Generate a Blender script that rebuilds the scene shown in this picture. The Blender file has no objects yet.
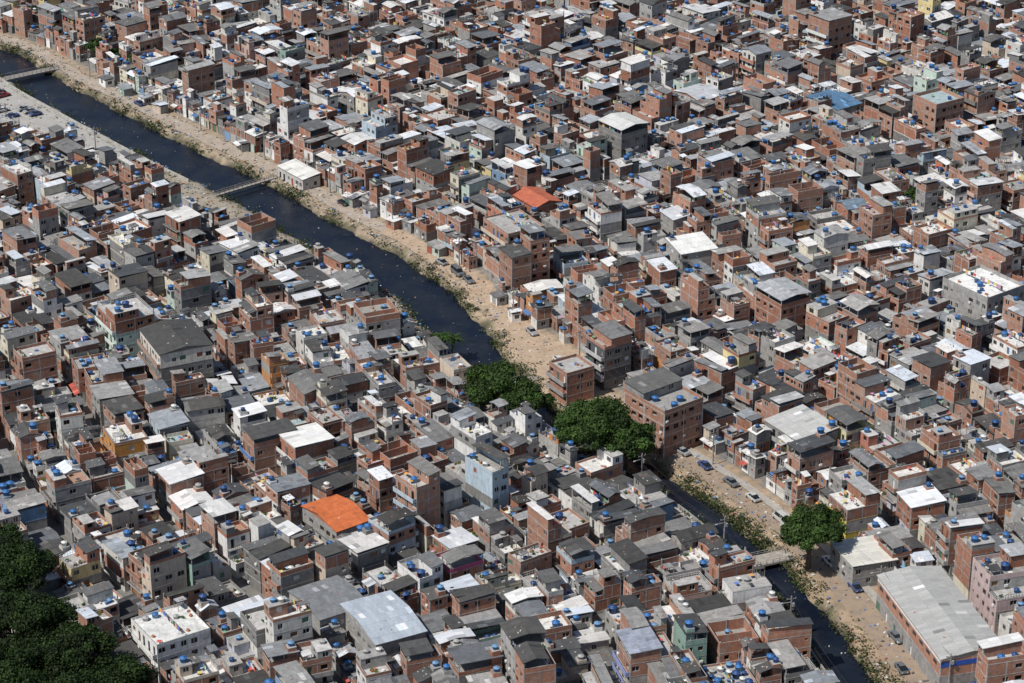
import bpy, bmesh, math, random, numpy as np
from mathutils import Vector, Matrix
R = random.Random(11)
sc = bpy.context.scene
COL = sc.collection
S_ = 1.27          # survey units -> metres

# ------------------------------------------------------------------ materials
def new_mat(name):
    m = bpy.data.materials.new(name); m.use_nodes = True
    nt = m.node_tree; b = nt.nodes['Principled BSDF']
    return m, nt, b
def N(nt, typ, **kw):
    n = nt.nodes.new(typ)
    for k, v in kw.items(): setattr(n, k, v)
    return n
def noise(nt, vec, scale, detail=3, rough=0.6, xyz=None):
    if xyz:
        mp = N(nt, 'ShaderNodeMapping'); mp.inputs['Scale'].default_value = xyz
        nt.links.new(vec, mp.inputs[0]); vec = mp.outputs[0]
    n = N(nt, 'ShaderNodeTexNoise'); n.inputs['Scale'].default_value = scale
    n.inputs['Detail'].default_value = detail; n.inputs['Roughness'].default_value = rough
    nt.links.new(vec, n.inputs['Vector']); return n.outputs['Fac']
def mrange(nt, fac, a, b, c, d):
    n = N(nt, 'ShaderNodeMapRange'); nt.links.new(fac, n.inputs[0])
    for i, v in enumerate((a, b, c, d)): n.inputs[i+1].default_value = v
    return n.outputs[0]
def mixc(nt, fac, a, b, blend='MIX'):
    n = N(nt, 'ShaderNodeMix', data_type='RGBA', blend_type=blend)
    for sock, v in ((n.inputs[0], fac), (n.inputs[6], a), (n.inputs[7], b)):
        if isinstance(v, (int, float)): sock.default_value = v
        elif isinstance(v, tuple): sock.default_value = (*v, 1) if len(v) == 3 else v
        else: nt.links.new(v, sock)
    return n.outputs[2]
def scalec(nt, colr, fac):
    n = N(nt, 'ShaderNodeVectorMath', operation='SCALE')
    nt.links.new(colr, n.inputs[0]); nt.links.new(fac, n.inputs['Scale']); return n.outputs[0]

def attr_mat(name, rough=0.85, patch=(0.75, 1.12), streak=0.0, mould=0.0, kind=None, metallic=0.0):
    m, nt, b = new_mat(name)
    at = N(nt, 'ShaderNodeAttribute', attribute_name='Col').outputs['Color']
    pos = N(nt, 'ShaderNodeNewGeometry').outputs['Position']
    uv = N(nt, 'ShaderNodeUVMap').outputs[0]
    f = mrange(nt, noise(nt, pos, 0.9, 4, 0.7), 0.3, 0.7, *patch)
    c = scalec(nt, at, f)
    if kind == 'brick':
        bt = N(nt, 'ShaderNodeTexBrick'); nt.links.new(uv, bt.inputs['Vector'])
        bt.inputs['Scale'].default_value = 1.0
        bt.inputs['Brick Width'].default_value = 0.32; bt.inputs['Row Height'].default_value = 0.22
        bt.inputs['Mortar Size'].default_value = 0.014
        bt.inputs['Color1'].default_value = (1.12, 1.08, 1.0, 1); bt.inputs['Color2'].default_value = (0.82, 0.82, 0.86, 1)
        bt.inputs['Mortar'].default_value = (0.8, 1.15, 1.4, 1)
        c = mixc(nt, 1.0, c, bt.outputs['Color'], 'MULTIPLY')
        sp = mrange(nt, noise(nt, pos, 0.35, 3, 0.7), 0.55, 0.66, 0, 0.6)
        c = mixc(nt, sp, c, (0.33, 0.285, 0.25))
    if kind == 'sheet':
        w = N(nt, 'ShaderNodeTexWave', wave_type='BANDS', bands_direction='X'); w.inputs['Scale'].default_value = 1.75
        nt.links.new(uv, w.inputs['Vector'])
        c = scalec(nt, c, mrange(nt, w.outputs['Fac'], 0, 1, 0.86, 1.06))
        st = mrange(nt, noise(nt, uv, 1.0, 3, 0.7, (3.0, 0.35, 1)), 0.35, 0.7, 0.84, 1.1)
        c = scalec(nt, c, st)
    if kind == 'tile':
        w = N(nt, 'ShaderNodeTexWave', wave_type='BANDS', bands_direction='X'); w.inputs['Scale'].default_value = 1.3
        nt.links.new(uv, w.inputs['Vector'])
        c = scalec(nt, c, mrange(nt, w.outputs['Fac'], 0, 1, 0.7, 1.1))
    if streak:
        s = mrange(nt, noise(nt, pos, 1.0, 4, 0.75, (1.6, 1.6, 0.22)), 0.46, 0.74, 0, streak)
        c = mixc(nt, s, c, (0.09, 0.08, 0.07))
    if mould:
        s = mrange(nt, noise(nt, pos, 0.55, 5, 0.75), 0.46, 0.70, 0, mould)
        c = mixc(nt, s, c, (0.07, 0.066, 0.06))
    nt.links.new(c, b.inputs['Base Color'])
    b.inputs['Roughness'].default_value = rough; b.inputs['Metallic'].default_value = metallic
    b.inputs['Specular IOR Level'].default_value = 0.3
    return m

def plain(name, col, rough=0.6, metallic=0, var=0.0, spec=0.5):
    m, nt, b = new_mat(name)
    b.inputs['Roughness'].default_value = rough; b.inputs['Metallic'].default_value = metallic
    b.inputs['Specular IOR Level'].default_value = spec
    if var:
        pos = N(nt, 'ShaderNodeNewGeometry').outputs['Position']
        f = mrange(nt, noise(nt, pos, 1.3, 2, 0.6), 0.3, 0.7, 1-var, 1+var)
        rgb = N(nt, 'ShaderNodeRGB'); rgb.outputs[0].default_value = (*col, 1)
        nt.links.new(scalec(nt, rgb.outputs[0], f), b.inputs['Base Color'])
    else: b.inputs['Base Color'].default_value = (*col, 1)
    return m

M_PAINT, M_BRICK, M_CONC, M_SHEET, M_METAL, M_TILE, M_GLASS, M_MISC, M_IRON = range(9)
HM = [attr_mat('painted_render', 0.85, (0.85, 1.05), streak=0.45, mould=0.1),
      attr_mat('hollow_brick', 0.9, (0.78, 1.18), streak=0.3, kind='brick'),
      attr_mat('weathered_concrete', 0.92, (0.75, 1.15), streak=0.25, mould=0.4),
      attr_mat('fibre_cement_sheet', 0.85, (0.75, 1.2), kind='sheet', mould=0.25),
      attr_mat('metal_roof_sheet', 0.5, (0.9, 1.05), kind='sheet'),
      attr_mat('clay_tile', 0.8, (0.75, 1.15), kind='tile', mould=0.15),
      attr_mat('window_glass', 0.12, (0.7, 1.2)),
      attr_mat('paint_cloth_and_void_shade', 0.7, (0.8, 1.1)),
      plain('rusty_iron', (0.10, 0.07, 0.055), 0.7, 0.3, 0.3)]

# ------------------------------------------------------------------ mesh builder
class MB:
    def __init__(s): s.v = []; s.f = []; s.m = []; s.c = []; s.uv = []
    def quad(s, a, b, c, d, m, col):
        i = len(s.v); s.v += (a, b, c, d); s.f.append((i, i+1, i+2, i+3)); s.m.append(m); s.c.append(col)
        la = math.dist(a, b); lb = math.dist(a, d)
        s.uv += (0, 0, la, 0, la, lb, 0, lb)
    def tri(s, a, b, c, m, col):
        i = len(s.v); s.v += (a, b, c); s.f.append((i, i+1, i+2)); s.m.append(m); s.c.append(col)
        l = math.dist(a, b); s.uv += (0, 0, l, 0, l/2, 1)
    def box(s, x0, x1, y0, y1, z0, z1, m, col, top=None, bottom=False, tm=None):
        q = s.quad
        q((x0,y0,z0),(x1,y0,z0),(x1,y0,z1),(x0,y0,z1),m,col)
        q((x1,y0,z0),(x1,y1,z0),(x1,y1,z1),(x1,y0,z1),m,col)
        q((x1,y1,z0),(x0,y1,z0),(x0,y1,z1),(x1,y1,z1),m,col)
        q((x0,y1,z0),(x0,y0,z0),(x0,y0,z1),(x0,y1,z1),m,col)
        q((x0,y0,z1),(x1,y0,z1),(x1,y1,z1),(x0,y1,z1), m if tm is None else tm, top or col)
        if bottom: q((x0,y1,z0),(x1,y1,z0),(x1,y0,z0),(x0,y0,z0),m,col)
    def rbox(s, cx, cy, z0, sx, sy, h, ang, m, col, top=None):
        ca, sa = math.cos(ang), math.sin(ang)
        P = [(cx+ca*x-sa*y, cy+sa*x+ca*y) for x, y in ((-sx/2,-sy/2),(sx/2,-sy/2),(sx/2,sy/2),(-sx/2,sy/2))]
        for i in range(4):
            a, b = P[i], P[(i+1) % 4]
            s.quad((*a,z0),(*b,z0),(*b,z0+h),(*a,z0+h),m,col)
        s.quad(*[(*p,z0+h) for p in P], m, top or col)
    def make(s, name, mats, loc=(0,0,0), rot=0.0, parent=None):
        me = bpy.data.meshes.new(name)
        me.from_pydata(s.v, [], s.f)
        me.polygons.foreach_set('material_index', s.m)
        uv = me.uv_layers.new(name='UVMap'); uv.data.foreach_set('uv', np.array(s.uv, dtype=np.float32))
        a = me.attributes.new('Col', 'FLOAT_COLOR', 'FACE')
        c = np.ones((len(s.c), 4), dtype=np.float32); c[:, :3] = np.array(s.c, dtype=np.float32)
        a.data.foreach_set('color', c.ravel())
        for m in mats: me.materials.append(m)
        ob = bpy.data.objects.new(name, me); ob.location = loc; ob.rotation_euler = (0, 0, rot)
        if parent: ob.parent = parent
        COL.objects.link(ob); return ob

def jit(c, a=0.08, r=R):
    k = 1 + r.uniform(-a, a)
    return (min(1, c[0]*k), min(1, c[1]*k), min(1, c[2]*k))

# ------------------------------------------------------------------ river geometry
RP = S_*np.array([(-330,690),(-240,672),(-180,645),(-150,629),(-127.7,614),(-112.5,592),(-92.8,568),(-75.2,547),(-57.5,527.5),(-42.3,506.5),
      (-28.7,490.5),(-17.6,474),(-8.2,450.5),(-2,434.6),(8.7,416.6),(22.5,401.5),(32.2,387),(40.3,372),(46.2,356.4),
      (50.2,341.7),(52.9,332.5),(57,315),(62,290),(68,250),(72,180)], dtype=float)
seg = np.r_[0, np.cumsum(np.hypot(*np.diff(RP, axis=0).T))]
sd = np.arange(0, seg[-1], 1.5)
cx = np.interp(sd, seg, RP[:,0]); cy = np.interp(sd, seg, RP[:,1])
ker = np.hanning(17); ker /= ker.sum()
def smooth(a, k):
    p = len(k)//2; return np.convolve(np.r_[2*a[0]-a[p:0:-1], a, 2*a[-1]-a[-2:-p-2:-1]], k, 'valid')
cx = smooth(cx, ker); cy = smooth(cy, ker)
RC = np.stack([cx, cy], 1)
RT = np.gradient(RC, axis=0); RT /= np.linalg.norm(RT, axis=1)[:, None]
RN = np.stack([-RT[:,1], RT[:,0]], 1)
O = S_*np.array([-127.7, 614.0]); T = np.array([.54, -.842]); T /= np.linalg.norm(T); NN = np.array([-T[1], T[0]])
Rt = (RC-O) @ T; Rn = (RC-O) @ NN
k2 = np.hanning(75); k2 /= k2.sum()
ks = smooth(np.clip(Rn, -15, 40), k2)
def kf(t): return float(np.interp(t, Rt, ks))
HWX, HWY = [-50, 0, 150, 200, 225, 255, 300, 330, 400], [4.6, 4.7, 5.1, 4.6, 2.6, 1.8, 1.9, 2.5, 2.9]
def hw(t): return S_*float(np.interp(t/S_, HWX, HWY))
def clrR(t): return S_*float(np.interp(t/S_, [-50, 0, 60, 130, 160, 195, 215, 235, 255, 290, 320, 400], [12, 12, 13, 14, 13.5, 12.5, 18, 15, 11.5, 12, 13, 13.5]))
def clrL(t): return S_*float(np.interp(t/S_, [-50, 0, 45, 70, 92, 100, 118, 135, 160, 215, 240, 270, 400], [27, 27, 24, 16, 12, 14, 19, 13, 9.5, 8, 6, 5.6, 6.4]))
def rdist(P):
    P = np.atleast_2d(P); d2 = ((P[:,None,:]-RC[None])**2).sum(2); i = d2.argmin(1)
    v = P-RC[i]; s = (v*RN[i]).sum(1); d = np.sqrt(d2[np.arange(len(P)), i])
    return np.where(s >= 0, d, -d), Rt[i]
def rp(t, d):
    i = int(np.interp(t, Rt, np.arange(len(Rt))))
    p = RC[i]+RN[i]*d; return float(p[0]), float(p[1]), math.atan2(RT[i][1], RT[i][0])
def tn2w(t, n):
    p = O+T*t+NN*(n+kf(t)); return float(p[0]), float(p[1])
def w2tn(x, y):
    q = np.array([x, y])-O; t = float(q @ T); return t, float(q @ NN)-kf(t)
def fang(t):
    kp = (kf(t+4)-kf(t-4))/8; v = T+NN*kp; return math.atan2(v[1], v[0]), math.sqrt(1+kp*kp)

# ------------------------------------------------------------------ shared small parts
def lathe(name, prof, mats, midx, seg=14):
    me = bpy.data.meshes.new(name); v = []; f = []; mi = []
    for r, z in prof:
        for j in range(seg): a = 2*math.pi*j/seg; v.append((r*math.cos(a), r*math.sin(a), z))
    for i in range(len(prof)-1):
        for j in range(seg):
            k = (j+1) % seg; f.append((i*seg+j, i*seg+k, (i+1)*seg+k, (i+1)*seg+j)); mi.append(midx[i])
    f.append(tuple(range((len(prof)-1)*seg, len(prof)*seg))); mi.append(midx[-1])
    me.from_pydata(v, [], f); me.polygons.foreach_set('material_index', mi)
    for m in mats: me.materials.append(m)
    me.polygons.foreach_set('use_smooth', [True]*(len(f)-1)+[False]); return me
TB = [plain('tank_blue', (0.03,0.13,0.34), 0.55, var=0.2), plain('tank_blue_faded', (0.13,0.26,0.43), 0.7, var=0.2), plain('tank_navy', (0.018,0.06,0.18), 0.5, var=0.1),
      plain('tank_grey', (0.32,0.32,0.31), 0.85, var=0.2), plain('tank_white', (0.6,0.6,0.58), 0.7, var=0.1)]
TANKS = []
for ti, (m, lid) in enumerate(((0,1),(1,0),(2,2),(0,2),(3,3),(0,0),(4,4))):
    h = (0.72, 0.9, 1.25, 0.75, 0.6, 1.0, .8)[ti]; r = (0.62,0.7,0.82,0.55,0.6,0.76,.6)[ti]
    TANKS.append(lathe('water_tank', [(r*.8,0),(r*.86,h*.3),(r*.9,h*.31),(r*.97,h*.93),(r*1.05,h*.94),(r*1.05,h),(r*.85,h*1.08),(r*.3,h*1.17),(r*.28,h*1.24)], [TB[m], TB[lid]], [0,0,0,0,1,1,1,1,1]))
M_DISH = plain('dish_grey', (0.5,0.5,0.49), 0.5, var=0.1)
DISH = lathe('satellite_dish', [(0.02,0.0),(0.25,0.03),(0.42,0.1),(0.44,0.11)], [M_DISH, HM[8]], [0,0,0], 12)
bm = bmesh.new(); bm.from_mesh(DISH); bm.faces.ensure_lookup_table(); bmesh.ops.delete(bm, geom=[f for f in bm.faces if len(f.verts) > 4], context='FACES_ONLY')
bmesh.ops.create_cone(bm, segments=6, radius1=0.025, radius2=0.025, depth=0.7, matrix=Matrix.Translation((0,0,-0.3)), cap_ends=True); bm.to_mesh(DISH); bm.free()

def child(name, me, parent, loc, rot=(0,0,0), sc_=1.0):
    ob = bpy.data.objects.new(name, me); ob.parent = parent; ob.location = loc; ob.rotation_euler = rot; ob.scale = (sc_,)*3
    COL.objects.link(ob); return ob

# ------------------------------------------------------------------ palette
PAINTS = [((.78,.77,.75),18),((.66,.65,.61),13),((.68,.63,.50),6),((.70,.58,.30),1.4),((.45,.55,.63),2.6),((.50,.60,.53),2.6),((.60,.42,.36),1.6),
          ((.60,.50,.40),5),((.40,.40,.39),7),((.20,.33,.50),.9),((.48,.20,.14),.8),((.28,.42,.36),.9),((.55,.26,.10),.4),((.52,.53,.6),1.5)]
def wpick(r, L):
    s = sum(w for _, w in L); u = r.uniform(0, s)
    for v, w in L:
        u -= w
        if u <= 0: return v
    return L[-1][0]
def paintc(r): return jit(wpick(r, PAINTS), .08, r)
def brickc(r):
    k = r.uniform(.75, 1.15); q = r.uniform(-.015, .035); return (.395*k, (.178+q)*k, (.115+q)*k)
def concc(r, lo=.2, hi=.42): g = r.uniform(lo, hi); return (g, g*.975, g*.94)
def roofc(r, region):
    if region == 'dark': g = wpick(r, [(r.uniform(.05,.09),36),(r.uniform(.10,.20),28),(r.uniform(.22,.38),18),(r.uniform(.55,.8),14)])
    else: g = wpick(r, [(r.uniform(.06,.1),16),(r.uniform(.12,.24),31),(r.uniform(.26,.42),28),(r.uniform(.6,.82),22)])
    tint = r.choice([(1,.99,.97),(1,1,1),(.96,.99,1.03),(1,.97,.93),(.9,.97,1.06)])
    return (g*tint[0], g*tint[1], g*tint[2])
SHUT = [(.65,.65,.63),(.3,.3,.3),(.16,.09,.05),(.25,.14,.07),(.1,.16,.3),(.7,.68,.62),(.08,.18,.12),(.35,.1,.07)]

def wall(mb, a, b, z0, z1, ops, m, col, r):
    L = math.dist(a, b); ex, ey = (b[0]-a[0])/L, (b[1]-a[1])/L; nx, ny = ey, -ex
    def P(s, z, o=0.0): return (a[0]+ex*s-nx*o, a[1]+ey*s-ny*o, z)
    s = 0.0
    for (o0, o1, h0, h1, kind) in ops:
        if o0 > s: mb.quad(P(s,z0),P(o0,z0),P(o0,z1),P(s,z1),m,col)
        if h0 > 0: mb.quad(P(o0,z0),P(o1,z0),P(o1,z0+h0),P(o0,z0+h0),m,col)
        mb.quad(P(o0,z0+h1),P(o1,z0+h1),P(o1,z1),P(o0,z1),m,col)
        dp = .16 if kind != 'void' else .5
        rc = col
        mb.quad(P(o0,z0+h0),P(o1,z0+h0),P(o1,z0+h0,dp),P(o0,z0+h0,dp),M_CONC,(.3,.29,.27))
        mb.quad(P(o0,z0+h1,dp),P(o1,z0+h1,dp),P(o1,z0+h1),P(o0,z0+h1),m,rc)
        mb.quad(P(o0,z0+h0),P(o0,z0+h0,dp),P(o0,z0+h1,dp),P(o0,z0+h1),m,rc)
        mb.quad(P(o1,z0+h0,dp),P(o1,z0+h0),P(o1,z0+h1),P(o1,z0+h1,dp),m,rc)
        if kind == 'void': mb.quad(P(o0,z0+h0,dp),P(o1,z0+h0,dp),P(o1,z0+h1,dp),P(o0,z0+h1,dp),M_MISC,(.012,.011,.010))  # shade of the open interior painted as a near-black back panel
        elif kind == 'glass':
            g = r.uniform(.012,.04); mb.quad(P(o0,z0+h0,dp),P(o1,z0+h0,dp),P(o1,z0+h1,dp),P(o0,z0+h1,dp),M_GLASS,(g,g,g*1.15))
            fc = r.choice(((.75,.75,.73),(.75,.75,.73),(.4,.4,.4),(.2,.12,.07)))
            mid = (o0+o1)/2
            for s0, s1 in ((o0,o0+.07),(mid-.045,mid+.045),(o1-.07,o1)):
                mb.quad(P(s0,z0+h0,dp-.03),P(s1,z0+h0,dp-.03),P(s1,z0+h1,dp-.03),P(s0,z0+h1,dp-.03),M_MISC,fc)
            mb.quad(P(o0,z0+h1-.08,dp-.04),P(o1,z0+h1-.08,dp-.04),P(o1,z0+h1,dp-.04),P(o0,z0+h1,dp-.04),M_MISC,fc)
        else:
            mb.quad(P(o0,z0+h0,dp),P(o1,z0+h0,dp),P(o1,z0+h1,dp),P(o0,z0+h1,dp),M_MISC,r.choice(SHUT))
        s = o1
        if kind == 'glass' and r.random() < .15:
            q0 = P(o0+.1, 0, -.02); q1 = P(o0+.8, 0, -.3)
            mb.box(min(q0[0],q1[0]),max(q0[0],q1[0]),min(q0[1],q1[1]),max(q0[1],q1[1]),z0+h0-.5,z0+h0-.05,M_MISC,(.65,.65,.62),bottom=True)
    mb.quad(P(s,z0),P(L,z0),P(L,z1),P(s,z1),m,col)

def openings(L, r, fin, floor, dens, door=False, garage=False):
    ops = []; n = int(L/2.1)
    if n < 1: return ops
    pitch = L/n
    for i in range(n):
        c0 = pitch*(i+.5)+r.uniform(-.2,.2)
        if garage and i == 0 and pitch > 2: ops.append((c0-.95, c0+.95, 0, 2.25, 'shut')); garage = False; continue
        if door and r.random() < .45: wd = r.uniform(.8,1.0); ops.append((c0-wd/2, c0+wd/2, 0, 2.1, r.choice(('shut','void','shut')))); continue
        if r.random() > dens: continue
        wd = r.choice((.6,1.0,1.2,1.4,1.5)); h1 = r.uniform(2.0,2.2); h0 = h1-(.55 if wd < .7 else r.uniform(.95,1.2))
        ops.append((c0-wd/2, c0+wd/2, h0, h1, 'void' if (fin == M_BRICK and r.random() < .5) else ('shut' if r.random() < .2 else 'glass')))
    return ops

def sheet_roof(mb, x0, x1, y0, y1, zl, rise, axis, sgn, m, col, r, odd=.09, fascia=None):
    sw, sl = (1.05, 2.1) if m != M_TILE else (2.5, 2.5)
    W, L = (x1-x0, y1-y0) if axis == 'y' else (y1-y0, x1-x0)
    if W*L > 100: odd = .03
    nw, nl = max(1, round(W/sw)), max(1, round(L/sl))
    def pt(a, l, dz=0.0):
        z = zl+rise*l+dz
        if axis == 'y': return (x0+(x1-x0)*(a if sgn < 0 else 1-a), (y0+(y1-y0)*l) if sgn < 0 else (y1-(y1-y0)*l), z)
        return ((x0+(x1-x0)*l) if sgn < 0 else (x1-(x1-x0)*l), y0+(y1-y0)*(1-a if sgn < 0 else a), z)
    for i in range(nw):
        strip = 1+r.uniform(-.06,.06)
        for j in range(nl):
            k = strip*(1+r.uniform(-.08,.08)); c = (col[0]*k, col[1]*k, col[2]*k)
            if r.random() < odd and m != M_TILE: g = r.choice((.6,1.5,1.9,.75)); c = tuple(min(.8, q*g) for q in c)
            a0, a1 = i/nw, (i+1)/nw; l0, l1 = j/nl, (j+1)/nl
            d = .03 + r.uniform(0,.015)
            mb.quad(pt(a0,l0,d+.03),pt(a1,l0,d+.03),pt(a1,l1,d),pt(a0,l1,d),m,c)
    fc = fascia or tuple(q*.8 for q in col)
    A, B, C, D = (0,0),(1,0),(1,1),(0,1)
    for p, q in ((A,B),(B,C),(C,D),(D,A)):
        mb.quad(pt(*p,-.07),pt(*q,-.07),pt(*q,.05),pt(*p,.05),M_MISC if fascia else m,fc)
    mb.quad(pt(*D,-.07),pt(*C,-.07),pt(*B,-.07),pt(*A,-.07),M_CONC,(.13,.12,.11))
    for _ in range(r.choice((0,0,1,3,5))):
        a_, l_ = r.uniform(.08,.92), r.uniform(.08,.92); p = pt(a_, l_, .05)
        mb.rbox(p[0],p[1],p[2]-.02,r.uniform(.2,.45),.2,.13,r.uniform(0,3),M_MISC,r.choice([(.3,.28,.25),(.35,.15,.09),(.5,.5,.48)]))

def parapet(mb, x0, x1, y0, y1, z, h, m, col, th=.14, sides='NSEW'):
    top = (.36,.35,.33)
    if 'S' in sides: mb.box(x0,x1,y0,y0+th,z,z+h,m,col,top,tm=M_CONC)
    if 'N' in sides: mb.box(x0,x1,y1-th,y1,z,z+h,m,col,top,tm=M_CONC)
    if 'W' in sides: mb.box(x0,x0+th,y0+th,y1-th,z,z+h-.003,m,col,top,tm=M_CONC)
    if 'E' in sides: mb.box(x1-th,x1,y0+th,y1-th,z,z+h-.003,m,col,top,tm=M_CONC)
def railing(mb, x0, x1, y0, y1, z, sides, r):
    col = r.choice(((.7,.7,.68),(.08,.08,.08),(.45,.45,.45)))
    for s in sides:
        if s in 'SN':
            yy = y0+.05 if s == 'S' else y1-.05
            for zz in (.45,.95): mb.box(x0,x1,yy-.025,yy+.025,z+zz-.05,z+zz,M_MISC,col)
            x = x0+.05
            while x < x1: mb.box(x,x+.05,yy-.03,yy+.03,z,z+.97,M_MISC,col); x += .6
        else:
            xx = x0+.05 if s == 'W' else x1-.05
            for zz in (.45,.95): mb.box(xx-.025,xx+.025,y0+.1,y1-.1,z+zz-.05,z+zz-.002,M_MISC,col)
            y = y0+.6
            while y < y1-.2: mb.box(xx-.03,xx+.03,y,y+.05,z,z+.96,M_MISC,col); y += .6

CL = [(.75,.75,.73),(.1,.2,.5),(.6,.1,.08),(.6,.5,.15),(.15,.35,.2),(.5,.25,.35),(.05,.05,.06),(.4,.5,.65),(.7,.35,.1),(.75,.75,.73)]
def laundry(mb, x0, x1, y, z, r):
    mb.box(x0,x1,y-.01,y+.01,z+1.75,z+1.77,M_IRON,(.1,.1,.1))
    x = x0+.1
    while x < x1-.5:
        w = r.uniform(.35,.9); h = r.uniform(.5,1.1)
        if r.random() < .8:
            mb.box(x,min(x+w,x1),y-.02,y+.02,z+1.75-h,z+1.74,M_MISC,r.choice(CL))
        x += w+.08
def clutter(mb, x0, x1, y0, y1, z, r, n):
    if x1-x0 < 1 or y1-y0 < 1: return
    for _ in range(n):
        x = r.uniform(x0+.3,x1-.3); y = r.uniform(y0+.3,y1-.3); k = r.random()
        if k < .35: mb.rbox(x,y,z,r.uniform(.3,.9),r.uniform(.3,.6),r.uniform(.15,.6),r.uniform(0,3),M_MISC,r.choice([(.3,.2,.12),(.5,.5,.48),(.12,.1,.09),(.35,.14,.08),(.7,.68,.64),(.7,.7,.7),(.1,.2,.4)]))
        elif k < .55: mb.rbox(x,y,z,r.uniform(.8,2.0),.15,.06,r.uniform(0,3),M_MISC,(.35,.25,.16))
        elif k < .75:
            for i in range(3): mb.rbox(x+r.uniform(-.15,.15),y+r.uniform(-.15,.15),z+i*.17,.7-i*.1,.5-i*.1,.17,r.uniform(0,.4),M_BRICK,(.40,.17,.10))
        elif k < .9:
            mb.rbox(x,y,z+.65,.8,.8,.05,r.uniform(0,2),M_MISC,r.choice(CL)); mb.rbox(x,y,z,.1,.1,.65,0,M_MISC,(.5,.5,.5))
        else:
            for i in range(7): mb.rbox(x+r.uniform(-.3,.3),y+r.uniform(-.3,.3),z+r.uniform(.1,.5),.3,.22,.18,r.uniform(0,3),M_MISC,(.03+r.random()*.03,.08+r.random()*.05,.02))

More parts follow.
